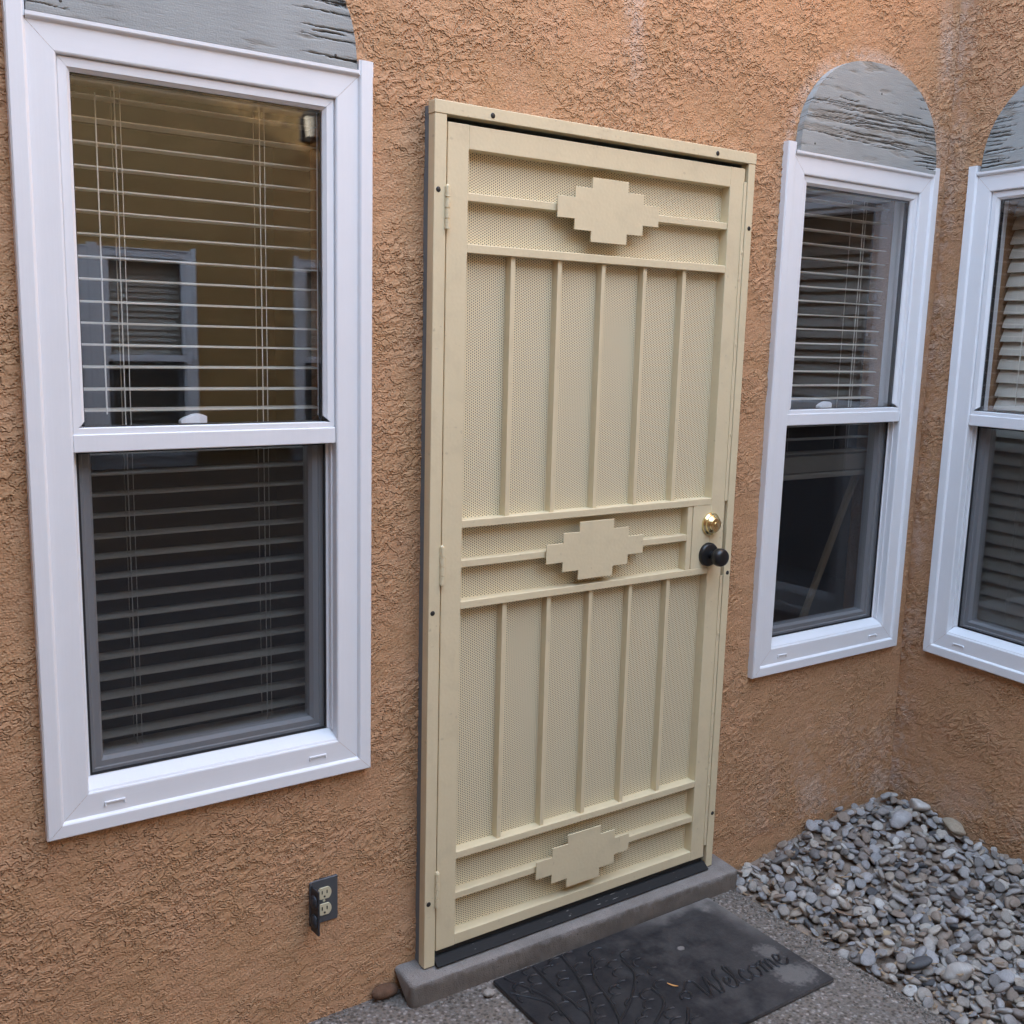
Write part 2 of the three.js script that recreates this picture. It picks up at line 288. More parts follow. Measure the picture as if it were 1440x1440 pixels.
const SIDE = ['frame_bottom', 'frame_side', 'frame_head', 'frame_side'], SASH = ['sash_rail', 'sash_stile', 'sash_rail', 'sash_stile'];
function makeWindow(label, group, pos, turn) {
  const t = thing('double_hung_window', label, 'window', pos, turn, group), W = WIN.w, y0 = WIN.y0, y1 = WIN.y1;
  // outer frame: proud rim, then a flat face, then the return into the opening
  ringSides(0, y0, W, y1, [[0.0, -0.012], [0, 0.0205], [0.003, 0.0240], [0.0275, 0.0240], [0.0300, 0.0225], [0.0335, 0.0165], [0.079, 0.0165], [0.0815, 0.0155], [0.083, 0.0130], [0.083, -0.075], [0.066, -0.075], [0.066, -0.012], [0, -0.012]])
    .forEach((g, i) => {
      const p = g.attributes.position, R = 0.0334;
      if (i === 2) for (let k = 0; k < p.count; k++) { const d = y1 - p.getY(k); if (d < R) { p.setY(k, Math.min(p.getY(k), y1 - 0.021)); p.setX(k, clamp(p.getX(k), R, W - R)); } }
      if (i % 2) for (let k = 0; k < p.count; k++) { const d = Math.min(p.getX(k), W - p.getX(k)); if (d < R && p.getY(k) > y1 - 0.05) p.setY(k, y1); }  // the head is notched under the wooden arch
      obj(SIDE[i], g, vinyl, t);
    });
  for (const x of [0, W - 0.0334]) obj('frame_end', uvMetres(box(x + 0.0003, y1 - 0.03, -0.0115, x + 0.0331, y1 + 0.0002, 0.0222), 0.6), vinyl, t);
  const i0 = 0.083, X0 = i0, X1 = W - i0, RB = 1.315, RT = 1.350;
  // upper fixed lights
  ringSides(X0 + 0.0005, RT, X1 - 0.0005, y1 - i0 - 0.0005, [[0, -0.045], [0, 0.0065], [0.0025, 0.0090], [0.0175, 0.0085], [0.019, 0.006], [0.0240, 0.0005], [0.0240, -0.030], [0, -0.045]]).forEach((g, i) => { if (i !== 0) obj('glazing_bead', g, vinyl, t); });
  obj('meeting_rail', [box(X0 + 0.0006, RB, -0.045, X1 - 0.0006, RT, 0.0125, 0.0025), box(X0 + 0.001, RT - 0.0005, -0.044, X1 - 0.001, RT + 0.012, 0.0085, 0.002)].map((g) => uvMetres(g, 0.6)), vinyl, t);
  const pane = (a, b, c, d, z) => { const g = new THREE.PlaneGeometry(c - a, d - b); g.translate((a + c) / 2, (b + d) / 2, z); return g; };
  const gx0 = X0 + 0.024, gx1 = X1 - 0.024, gy1 = y1 - i0 - 0.0245;
  obj('upper_pane', pane(gx0 - 0.001, RT + 0.010, gx1 + 0.001, gy1 + 0.001, -0.004), glass, t);
  obj('upper_pane', pane(gx0 - 0.001, RT + 0.010, gx1 + 0.001, gy1 + 0.001, -0.020), glass, t);
  obj('pane_spacer', mergeGeometries(ringSides(gx0 - 0.0008, RT + 0.0105, gx1 + 0.0008, gy1 + 0.0008, [[0, -0.0195], [0.0035, -0.0195], [0.0035, -0.0045], [0, -0.0045]])), gasket, t);
  // lower sash behind the insect screen
  const sy0 = y0 + i0 + 0.012, SZ = -0.032;
  ringSides(X0 + 0.006, sy0, X1 - 0.006, RB + 0.03, [[0, -0.072], [0, SZ], [0.016, SZ], [0.018, SZ - 0.003], [0.030, SZ - 0.003], [0.036, SZ - 0.012], [0.036, -0.072], [0, -0.072]]).forEach((g, i) => { if (i !== 2) obj(SASH[i], g, vinyl, t); });
  obj('lower_pane', pane(X0 + 0.041, sy0 + 0.035, X1 - 0.041, RB + 0.03, SZ - 0.014), glass, t);
  obj('lower_pane', pane(X0 + 0.041, sy0 + 0.035, X1 - 0.041, RB + 0.03, SZ - 0.030), glass, t);
  // sloped sill and side tracks
  const slope = new THREE.Shape([[-0.0125, y0 + i0 + 0.0005], [0.0275, y0 + i0 + 0.0005], [0.0275, y0 + i0 + 0.020], [0.022, y0 + i0 + 0.020], [-0.0105, y0 + i0 + 0.004]].map((p) => new THREE.Vector2(...p)));
  obj('sloped_sill', uvMetres(new THREE.ExtrudeGeometry(slope, { depth: X1 - X0 - 0.001, bevelEnabled: false }).rotateY(Math.PI / 2).translate(X0 + 0.0005, 0, 0), 0.6), vinyl, t);
  for (const s of [0, 1]) { const a = s ? X1 - 0.0105 : X0 + 0.0005; obj('side_track', [box(a, y0 + i0 + 0.0205, -0.0300, a + 0.010, RB - 0.0005, -0.0200), box(s ? X1 - 0.0045 : X0 + 0.0005, y0 + i0 + 0.0205, -0.0195, s ? X1 - 0.0005 : X0 + 0.0045, RB - 0.0005, -0.006)].map((g) => uvMetres(g, 0.6)), vinyl, t); }
  // insect screen with its dark spline
  const sx0 = X0 + 0.011, sx1 = X1 - 0.011, sb = y0 + i0 + 0.021, st = RB - 0.002;
  const scr = obj('insect_screen', pane(sx0 + 0.002, sb + 0.002, sx1 - 0.002, st - 0.002, -0.0225), screenMat, t);
  obj('spline', mergeGeometries(ringSides(sx0, sb, sx1, st, [[0, -0.0245], [0, -0.0205], [0.0042, -0.0205], [0.0042, -0.0245], [0, -0.0245]])), gasket, scr);
  // weep covers on the bottom face, lock on the lower sash
  for (const x of [0.132, 0.578]) obj('weep_cover', [box(x - 0.021, y0 + 0.0535, 0.0166, x + 0.021, y0 + 0.058, 0.0200, 0.0012), box(x - 0.021, y0 + 0.0475, 0.0166, x - 0.0175, y0 + 0.0534, 0.0200, 0.0012), box(x + 0.0175, y0 + 0.0475, 0.0166, x + 0.021, y0 + 0.0534, 0.0200, 0.0012)].map((g) => uvMetres(g, 0.6)), vinyl, t);
  const lk = new THREE.Shape(); lk.moveTo(-0.026, 0); lk.lineTo(0.026, 0); lk.lineTo(0.026, 0.012); lk.quadraticCurveTo(0.01, 0.022, -0.008, 0.013); lk.quadraticCurveTo(-0.02, 0.010, -0.026, 0.004);
  obj('sash_lock', uvMetres(new THREE.ExtrudeGeometry(lk, { depth: 0.016, bevelEnabled: true, bevelSize: 0.0015, bevelThickness: 0.0015 }).translate(W / 2 - 0.02, RB + 0.0465, -0.068), 0.6), vinyl, t);
  return t;
}
const winL = makeWindow('white double-hung window between the wall outlet and the security door, blinds lowered behind it', 'white double-hung windows', [LX, 0, 0], 0);
const dupWin = (label, pos, turn, src = winL) => { const c = src.clone(); c.name = numbered('double_hung_window'); c.position.set(...pos); c.rotation.y = turn; c.userData = { ...src.userData, label }; scene.add(c); return c; };
winL.userData.label = 'white double-hung window above the wall outlet, horizontal blinds fully lowered behind it';
dupWin('white double-hung window between the security door and the inner corner, its blind half raised', [RX, 0, 0], 0);
const nX = [Math.cos(1.6551), Math.sin(1.6551)];
dupWin('white double-hung window in the side wall over the pebbles, blind slats closed', [CORNER[0] + nX[0] * TX, 0, nX[1] * TX], TURN);
dupWin('white double-hung window across the courtyard, mirrored large in the pane over the outlet', [1.20, 0, farZ], Math.PI);
dupWin('white double-hung window across the courtyard, joined to the large mirrored one', [0.49, 0, farZ], Math.PI);
dupWin('white double-hung window across the courtyard, mirrored narrow at the pane edge by the door', [2.66, 0, farZ], Math.PI);

// ------------------------------------------------------------------ blinds
const slatGeo = (() => { const pos = [], L = 0.556, n = 6, hw = 0.0245, pts = []; for (let i = 0; i <= n; i++) { const s = -1 + 2 * i / n; pts.push([s * hw, 0.0022 * (1 - s * s)]); }
  const sh = new THREE.Shape([...pts.map(([z, y]) => new THREE.Vector2(z, y + 0.0012)), ...pts.slice().reverse().map(([z, y]) => new THREE.Vector2(z, y - 0.0012))]);
  return new THREE.ExtrudeGeometry(sh, { depth: L, bevelEnabled: false }).rotateY(Math.PI / 2).translate(-L / 2, 0, 0); })();
function makeBlind(label, pos, turn, bottom, tilt, group) {
  const t = thing('window_blind', label, 'blind', pos, turn, group), cx = WIN.w / 2, Z = -0.122, top = 2.040;
  obj('head_rail', box(cx - 0.278, top - 0.02, Z - 0.027, cx + 0.278, top + 0.02, Z + 0.027, 0.003), slatMat, t);
  let y = 1.996; const full = bottom < 0.75 ? bottom : bottom + 0.062;
  while (y > full) { const s = obj('slat', slatGeo, slatMat, t); s.position.set(cx + rr(-0.0015, 0.0015), y + rr(-0.0012, 0.0012), Z); s.rotation.x = tilt + rr(-0.03, 0.03); s.rotation.z = rr(-0.0025, 0.0025); y -= 0.0436; }
  if (bottom >= 0.75) for (let k = 0; k < 14; k++) { const s = obj('slat', slatGeo, slatMat, t); s.position.set(cx + rr(-0.002, 0.002), bottom + 0.016 + k * 0.0037, Z + rr(-0.001, 0.001)); }
  obj('bottom_rail', box(cx - 0.278, bottom - 0.008, Z - 0.0255, cx + 0.278, bottom + 0.010, Z + 0.0255, 0.004), slatMat, t);
  const cord = (x, z, a, b, r = 0.0011) => obj('cord', new THREE.CylinderGeometry(r, r, b - a, 6).translate(x, (a + b) / 2, z), cordMat, t);
  for (const x of [0.208, 0.502]) { cord(x, Z + 0.026, bottom, top - 0.02); cord(x + 0.006, Z - 0.026, bottom, top - 0.02); cord(x + 0.010, Z + 0.0275, bottom, top - 0.02, 0.0008); }
  obj('tilt_wand', new THREE.CylinderGeometry(0.0013, 0.0016, 0.62, 8).translate(0.170, 1.69, Z + 0.034), cordMat, t);
  return t;
}
makeBlind('cream horizontal blind lowered behind the window over the wall outlet', [LX, 0, 0], 0, 0.652, 0.02);
makeBlind('cream horizontal blind half raised, slats stacked, behind the window beside the lock', [RX, 0, 0], 0, 1.135, 0.02);
makeBlind('cream horizontal blind with slats tilted shut behind the side wall window', [CORNER[0] + nX[0] * TX, 0, nX[1] * TX], TURN, 0.652, 1.12);
makeBlind('pale blind across the courtyard, mirrored large in the pane over the outlet', [1.20, 0, farZ], Math.PI, 0.652, 1.05);
makeBlind('pale blind across the courtyard in the joined mirrored window', [0.49, 0, farZ], Math.PI, 0.652, 1.05);
makeBlind('pale blind across the courtyard, mirrored narrow at the pane edge by the door', [2.66, 0, farZ], Math.PI, 0.652, 1.05);
// a wooden bar leaning inside the window beside the lock
tag(obj('wooden_bar', uvMetres(new RoundedBoxGeometry(0.022, 0.62, 0.016, 2, 0.003).rotateZ(-0.43).translate(RX + 0.50, 0.86, -0.135), 0.3), std([0.36, 0.27, 0.17], 0.7)), 'thin wooden bar leaning diagonally inside the window beside the lock', 'bar');

// ------------------------------------------------------------------ weathered wooden arches over the windows
function makeArch(label, s, x, pos, turn, wornLow, a = 0.318, b = 0.283) {
  const NX = 150, NY = 90, p = 2.25, th = 0.024;
  const top = (q) => b * Math.pow(Math.max(0, 1 - Math.pow(Math.abs(q), p)), 1 / p);
  const splits = Array.from({ length: wornLow > 0.3 ? 64 : 26 }, (_, k) => { // splits along the grain: centre, half length, height, width
    const edge = k % 3 === 0 || wornLow < 0, low = wornLow > 0.3 && !edge;
    return { y: low ? rr(0.045, 0.165) : rr(0.01, 0.22), x: edge ? (rnd() < (s === 15 ? 0.9 : 0.15) ? -a : a) * rr(0.8, 1) : rr(-0.8, 0.8) * a, l: edge ? rr(0.03, 0.10) : rr(0.04, 0.20), w: rr(0.0005, 0.0017) * (k % 9 === 0 ? 1.7 : 1), p: rr(0, 90), t: rr(-0.03, 0.03) };
  });
  const crack = (X, Y) => { let d = 0; for (const c of splits) { const e = Math.abs(Y - c.y); if (e > 0.02) continue; const q = (X - c.x) / c.l; if (q * q >= 1) continue; const yc = c.y + c.t * (X - c.x) + 0.004 * pn(X * 9 + c.p, 1, 999, 999, s) + 0.0014 * pn(X * 45 + c.p, 1, 999, 999, s), w = c.w * (1 - q * q) * (0.75 + 0.5 * pn(X * 60 + c.p, 5, 999, 999, s)); d = Math.max(d, 1 - ss(0.4 * w, w + 0.0004, Math.abs(Y - yc))); } return d; };
  const worn = (X, Y) => ss(0.05, 0.4, fbm(X * 7, Y * 40, s + 8, 4) + wornLow * 0.7 * ss(0.2, 0.08, Y) * ss(0.03, 0.07, Y) - 0.12 + 0.25 * ss(0.8, 1, Y / b));
  const map = tex(1024, 512, (u, v, o) => {
    const X = (u - 0.5) * 2 * a, Y = v * b, c = crack(X, Y), w = worn(X, Y), g = pn(X * 60, Y * 900, 9999, 9999, s + 3), f = pn(X * 500, Y * 500, 9999, 9999, s), big = fbm(X * 9, Y * 12, s + 6, 3);
    const gl = pn(X * 14, Y * 420, 9999, 9999, s + 11), k = 1 + 0.06 * f + 0.12 * big + 0.10 * gl, kw = 1 + 0.45 * g + 0.2 * big;
    const paint = [0.325 * k, 0.335 * k, 0.325 * k], wood = [0.27 * kw, 0.25 * kw, 0.215 * kw], dark = [0.06, 0.052, 0.045];
    for (let q = 0; q < 3; q++) o[q] = mix(mix(paint[q], wood[q], w * 0.8), dark[q], ss(0.25, 0.9, c));
  });
  const bump = tex(1024, 512, (u, v, o) => { const X = (u - 0.5) * 2 * a, Y = v * b; const w = worn(X, Y); o[0] = o[1] = o[2] = 0.6 - 0.2 * w + 0.2 * (0.25 + w) * pn(X * 40, Y * 700, 9999, 9999, s + 3) + 0.05 * pn(X * 300, Y * 300, 9999, 9999, s) - 0.35 * crack(X, Y); }, false);
  const mat = new THREE.MeshStandardMaterial({ map, bumpMap: bump, bumpScale: 0.003, roughness: 0.85 });
  const pos3 = [], uv = [], idx = [];
  for (let i = 0; i <= NX; i++) { const q = Math.sin((i / NX - 0.5) * Math.PI), T = top(q); for (let j = 0; j <= NY; j++) { const X = q * a, Y = T * j / NY; pos3.push(X, Y, th - 0.004 * crack(X, Y) - 0.0012 * worn(X, Y)); uv.push(q / 2 + 0.5, Y / b); if (i < NX && j < NY) { const k = i * (NY + 1) + j; idx.push(k, k + NY + 1, k + NY + 2, k, k + NY + 2, k + 1); } } }
  const rim = (i, j) => i * (NY + 1) + j, ring = []; for (let i = 0; i <= NX; i++) ring.push(rim(i, NY)); for (let i = NX; i >= 0; i--) ring.push(rim(i, 0));
  const base = pos3.length / 3; ring.forEach((k) => { pos3.push(pos3[k * 3], pos3[k * 3 + 1], pos3[k * 3 + 2], pos3[k * 3], pos3[k * 3 + 1], -0.006); uv.push(uv[k * 2], uv[k * 2 + 1], uv[k * 2] + 0.03, uv[k * 2 + 1] + 0.03); });
  for (let i = 0; i < ring.length; i++) { const k = base + i * 2, n = base + ((i + 1) % ring.length) * 2; idx.push(k, k + 1, n + 1, k, n + 1, n); }
  const g = new THREE.BufferGeometry(); g.setAttribute('position', new THREE.Float32BufferAttribute(pos3, 3)); g.setAttribute('uv', new THREE.Float32BufferAttribute(uv, 2)); g.setIndex(idx); g.computeVertexNormals();
  const o = tag(obj('wooden_arch', g, mat), label, 'wood panel', 'grey wooden arches over the windows');
  for (const [nx, ny] of [[-0.26, 0.025], [0.27, 0.02], [0.02, 0.2]]) obj('nail', lathe([[0.0001, 0.0012], [0.0028, 0.0008], [0.0034, 0]], 10), std([0.05, 0.045, 0.04], 0.6), o).position.set(nx, ny, th - 0.0004);
  o.position.set(...pos); o.rotation.y = turn; return o;
}
makeArch('smooth grey-green wooden arch board over the window above the wall outlet', 4, 0, [LX + WIN.w / 2 - 0.002, 2.0995, 0], 0, -0.25);
makeArch('badly cracked grey wooden arch board over the window beside the lock', 9, 0, [RX + WIN.w / 2 + 0.012, 2.0995, 0], 0, 0.55);
makeArch('grey wooden arch board split along its edge on the side wall', 15, 0, [CORNER[0] + nX[0] * (TX + 0.365), 2.0995, nX[1] * (TX + 0.365)], TURN, -0.1);

// ------------------------------------------------------------------ security door
const cream = new THREE.MeshStandardMaterial({ roughness: 0.45, bumpScale: 0.0004,
  map: tex(512, 512, (u, v, o) => { const k = 1 + 0.04 * fbm(u * 6, v * 6, 61, 4) + 0.015 * pn(u * 200, v * 200, 200, 200, 1); const sc = ss(0.52, 0.7, pn(u * 70, v * 70, 70, 70, 8)) * ss(0.1, 0.5, fbm(u * 7, v * 7, 9, 2)), gr = 0.10 * ss(0.0, 0.5, fbm(u * 11, v * 11, 29, 4)); o[0] = mix(0.69 * k, 0.34, sc * 0.6 + gr); o[1] = mix(0.582 * k, 0.27, sc * 0.6 + gr); o[2] = mix(0.38 * k, 0.18, sc * 0.6 + gr); }),
  bumpMap: tex(512, 512, (u, v, o) => { o[0] = o[1] = o[2] = 0.5 + 0.3 * pn(u * 90, v * 90, 90, 90, 1) + 0.2 * pn(u * 25, v * 25, 25, 25, 3); }, false) });
const dp = (x0, y0, z0, x1, y1, z1, r = 0.0018) => uvMetres(box(x0, y0, z0, x1, y1, z1, r), 0.7);
const dark = std([0.02, 0.018, 0.016], 0.6);
{
  const D = thing('security_door', 'cream steel security screen door with stepped plates and a black knob', 'door');
  const FZ = 0.052, LZ = 0.047;
  // frame
  const jl = obj('jamb', dp(0, -0.0125, 0.024, 0.031, 2.0335, FZ), cream, D), jr = obj('jamb', dp(0.9745, -0.0125, 0.024, 1.0, 2.0335, FZ), cream, D);
  const hd = obj('header', dp(-0.0012, 2.0337, 0.024, 1.0012, 2.062, FZ + 0.0014), cream, D);
  const strip = std([0.17, 0.195, 0.215], 0.8);
  obj('side_trim', uvMetres(box(0.003, -0.012, -0.04, 0.029, 2.054, 0.0238), 0.5), strip, D); obj('side_trim', uvMetres(box(0.9745, -0.012, -0.04, 0.997, 2.054, 0.0238), 0.5), strip, D);
  obj('head_trim', uvMetres(box(0.0292, 2.036, -0.04, 0.9743, 2.056, 0.0238), 0.5), strip, D);
  const screwG = lathe([[0.0001, 0.0022], [0.0035, 0.0018], [0.0058, 0.0006], [0.0062, 0]], 16);
  const screw = (x, y, z, p) => { obj('screw', screwG, dark, p).position.set(x, y, z); };
  for (const x of [0.149, 0.854]) screw(x, 2.046, FZ + 0.0015, hd);
  for (const y of [1.873, 0.907, 0.161]) screw(0.011, y, FZ + 0.0001, jl);
  for (const y of [1.865, 0.901, 0.159]) screw(0.989, y, FZ + 0.0001, jr);
  // leaf: stiles and rails
  const B = 0.013, X0 = 0.0362, X1 = 0.9665, S0 = 0.0915, S1 = 0.9135, Y0 = 0.022, Y1 = 2.0200;
  obj('stile', dp(X0, Y0, B, S0, Y1, LZ), cream, D); obj('stile', dp(S1, Y0, B, X1, Y1, LZ), cream, D);
  obj('latch_strip', [dp(X1 - 0.004, 1.112, LZ + 0.0002, X1 + 0.0065, 1.985, LZ + 0.0028, 0.001), dp(X1 - 0.004, 0.06, LZ + 0.0002, X1 + 0.0065, 0.895, LZ + 0.0028, 0.001)], cream, D);
  for (const y of [1.80, 1.55, 1.30, 0.72, 0.48, 0.25]) obj('weld_bead', uvMetres(new THREE.SphereGeometry(0.004, 8, 6).scale(0.8, 1.6, 0.5).translate(X1 + 0.003, y, LZ + 0.003), 0.3), cream, D);
  const rail = (a, b, z = LZ, name = 'rail') => obj(name, dp(S0 - 0.0004, a, B, S1 + 0.0004, b, z), cream, D);
  rail(1.9675, Y1 - 0.0006, LZ - 0.0003); rail(1.742, 1.762, LZ - 0.0006); rail(1.104, 1.123, LZ - 0.0006); rail(0.905, 0.924, LZ - 0.0006); rail(0.257, 0.276, LZ - 0.0006); rail(Y0 + 0.0006, 0.052, LZ - 0.0003);
  for (const y of [1.8655, 0.155]) obj('middle_bar', dp(S0 - 0.0004, y - 0.009, B, S1 + 0.0004, y + 0.009, 0.0435), cream, D);
  obj('middle_bar', dp(S0 - 0.0004, 1.007, B, 0.8285, 1.025, 0.0435), cream, D);
  for (let k = 1; k <= 5; k++) { const x = S0 + (S1 - S0) * k / 6 - 0.004; obj('vertical_bar', dp(x - 0.0062, 1.1226, B, x + 0.0062, 1.7424, 0.0385, 0.001), cream, D); obj('vertical_bar', dp(x - 0.0062, 0.2756, B, x + 0.0062, 0.9054, 0.0385, 0.001), cream, D); }
  // stepped plates
  const stepped = (cy) => { const s = [[0.160, 0.0245], [0.108, 0.0500], [0.0565, 0.0755]], q = []; // half widths and half heights of the three steps
    q.push([s[0][0], -s[0][1]], [s[0][0], s[0][1]], [s[1][0], s[0][1]], [s[1][0], s[1][1]], [s[2][0], s[1][1]], [s[2][0], s[2][1]]);
    const up = q.slice(1), pts = [q[0], ...up, ...up.slice().reverse().map(([x, y]) => [-x, y]), ...up.map(([x, y]) => [-x, -y]), ...up.slice(1).reverse().map(([x, y]) => [x, -y])];
    const g = new THREE.ExtrudeGeometry(new THREE.Shape(pts.map((p) => new THREE.Vector2(...p))), { depth: 0.0022, bevelEnabled: true, bevelSize: 0.0006, bevelThickness: 0.0006, bevelSegments: 1 }).translate(0.4995, cy, 0.0494);
    obj('stepped_plate', uvMetres(g, 0.7), cream, D); };
  stepped(1.867); stepped(1.0165); stepped(0.1555);
  // perforated sheet behind the bars: staggered round holes
  const P = 0.0062, perf = tex(128, 74, (u, v, o) => { const X = u * 1.732, Y = v, hole = [[0, 0], [1.732, 0], [0, 1], [1.732, 1], [0.866, 0.5]].some(([a, b]) => Math.hypot(X - a, Y - b) < 0.245); o[0] = o[1] = o[2] = hole ? 0 : 1; }, false);
  const sheetMat = new THREE.MeshStandardMaterial({ color: new THREE.Color().setRGB(0.75, 0.65, 0.44), roughness: 0.5, alphaMap: perf, alphaTest: 0.5, side: THREE.DoubleSide });
  const sg = new THREE.PlaneGeometry(0.86, 1.96); { const uv = sg.attributes.uv; for (let i = 0; i < uv.count; i++) uv.setXY(i, uv.getX(i) * 0.86 / (P * 1.732), uv.getY(i) * 1.96 / P); } sg.translate(0.501, 1.02, B + 0.004);
  obj('perforated_sheet', sg, sheetMat, D);
  // lock side: upright, backing plate, deadbolt, knob
  obj('lock_upright', dp(0.8275, 0.9236, B, 0.8455, 1.1044, 0.0445), cream, D);
  obj('lock_plate', dp(0.8470, 0.9242, B, S1 + 0.0005, 1.1038, LZ - 0.0012, 0.001), cream, D);
  const brass = new THREE.MeshStandardMaterial({ color: new THREE.Color().setRGB(0.83, 0.70, 0.40), metalness: 1, roughness: 0.2 }), black = std([0.012, 0.012, 0.013], 0.32);
  const db = obj('deadbolt', lathe([[0.0325, -0.002], [0.0325, 0.004], [0.0310, 0.0062], [0.0275, 0.0075], [0.0265, 0.010], [0.0262, 0.0135], [0.0245, 0.016], [0.0205, 0.0175], [0.0200, 0.0215], [0.0190, 0.0232], [0.0150, 0.0240], [0.0001, 0.0240]], 40), brass, D); db.position.set(0.914, 1.050, LZ);
  const plug = obj('key_plug', lathe([[0.0085, 0.0238], [0.0085, 0.0252], [0.0078, 0.0258], [0.0001, 0.0258]], 24), brass, db); obj('keyhole', box(-0.0009, -0.0045, 0.0254, 0.0009, 0.0045, 0.0262), dark, db);
  const kb = obj('knob', lathe([[0.0001, 0.066], [0.014, 0.0655], [0.0215, 0.0625], [0.0252, 0.056], [0.0262, 0.048], [0.0248, 0.040], [0.0205, 0.0335], [0.0145, 0.0290], [0.0122, 0.0240], [0.0120, 0.0150]].reverse(), 40), black, D); kb.position.set(0.910, 0.962, LZ);
  obj('rosette', lathe([[0.0340, -0.002], [0.0340, 0.006], [0.0325, 0.0095], [0.0280, 0.0118], [0.0150, 0.0150], [0.0001, 0.0152]], 40), black, D).position.set(0.910, 0.962, LZ);
  // hinges
  for (const y of [1.835, 1.019, 0.193]) {
    const h = obj('hinge', [uvMetres(new THREE.CylinderGeometry(0.0042, 0.0042, 0.092, 12).translate(0.0336, y, 0.0535), 0.3)], cream, D);
    for (let k = 0; k < 4; k++) obj('knuckle', uvMetres(new THREE.CylinderGeometry(0.0062, 0.0062, 0.0205, 14).translate(0.0336, y - 0.0345 + k * 0.023, 0.0535), 0.3), cream, h);
    obj('pin_cap', uvMetres(new THREE.SphereGeometry(0.0052, 10, 6).translate(0.0336, y + 0.046, 0.0535), 0.3), cream, h);
  }
  // black sweep and metal threshold under the leaf
  const chipped = std([0.7, 0.7, 0.7], 0.8, { map: tex(1024, 64, (u, v, o) => { const n = fbm(u * 26, v * 2.2, 77, 4), c = ss(0.40, 0.46, n) * ss(0.55, 0.7, v), k = 1 + 0.3 * fbm(u * 60, v * 6, 7, 3); o[0] = mix(0.016 * k, 0.3, c); o[1] = mix(0.016 * k, 0.28, c); o[2] = mix(0.017 * k, 0.26, c); }) });
  const sweep = uvMetres(box(0.034, 0.006, 0.020, 0.968, 0.0216, 0.038, 0.002), 0.93, 0.03, 0, 0.0); obj('door_sweep', sweep, dark, D);
  const tp = new THREE.Shape([[0.06, -0.0122], [0.06, 0.0056], [0.0, 0.0056], [-0.0442, 0.0052], [-0.047, 0.004], [-0.066, -0.010], [-0.066, -0.0122]].map((p) => new THREE.Vector2(...p)));
  const tg = new THREE.ExtrudeGeometry(tp, { depth: 0.94, bevelEnabled: false }).rotateY(Math.PI / 2).translate(0.032, 0, 0); 
  obj('threshold', uvMetres(tg, 0.94, 0.012), chipped, D);
  tag(obj('entry_door', uvMetres(box(0.035, 0.008, -0.09, 0.97, 2.034, -0.05), 0.5), std([0.07, 0.06, 0.05], 0.6)), 'solid entry door close behind the perforated sheet of the cream screen door', 'door');
}

// ------------------------------------------------------------------ outlet with its cover standing open
{
  const t = thing('wall_outlet', 'grey outdoor wall outlet with its cover flap standing open under the window', 'outlet', [-0.248, 0.228, 0.0]);
  const grey = std([0.10, 0.105, 0.115], 0.5, { metalness: 0.4 }), cov = std([0.045, 0.05, 0.06], 0.4, { metalness: 0.3 }), ivory = std([0.56, 0.50, 0.34], 0.5);
  obj('plate', box(-0.036, -0.056, -0.006, 0.036, 0.056, 0.0065, 0.003), grey, t);
  for (const y of [0.0205, -0.0205]) {
    const sh = new THREE.Shape(); for (let k = 0; k <= 40; k++) { const a = k / 40 * Math.PI * 2; sh[k ? 'lineTo' : 'moveTo'](Math.cos(a) * 0.0172, clamp(Math.sin(a) * 0.0172, -0.0138, 0.0138)); }
    const r = obj('receptacle', new THREE.ExtrudeGeometry(sh, { depth: 0.003, bevelEnabled: true, bevelSize: 0.0006, bevelThickness: 0.0006 }).translate(0, y, 0.0066), ivory, t);
    for (const s of [-1, 1]) obj('slot', box(s * 0.0062 - 0.0014, y - 0.001, 0.0098, s * 0.0062 + 0.0014, y + 0.0075, 0.0106), dark, r);
    obj('slot', new THREE.CylinderGeometry(0.0026, 0.0026, 0.0008, 14).rotateX(Math.PI / 2).translate(0, y - 0.0080, 0.0102), dark, r);
  }
  obj('screw', lathe([[0.0001, 0.0015], [0.003, 0.0010], [0.0034, 0]], 12), ivory, t).position.set(0, 0, 0.0066);
  const fl = obj('cover_flap', new RoundedBoxGeometry(0.005, 0.112, 0.036, 3, 0.002).translate(0, 0, 0.020), cov, t); fl.position.set(-0.0325, -0.008, 0.006); fl.rotation.y = 0.10;
  obj('flap_dome', new THREE.SphereGeometry(0.017, 16, 10).scale(0.45, 1, 0.85).translate(-0.003, 0.024, 0.020), cov, fl); obj('flap_dome', new THREE.SphereGeometry(0.017, 16, 10).scale(0.45, 1, 0.85).translate(-0.003, -0.024, 0.020), cov, fl);
  obj('hinge_pin', new THREE.CylinderGeometry(0.0032, 0.0032, 0.108, 10).translate(-0.0345, 0, 0.007), grey, t);
}

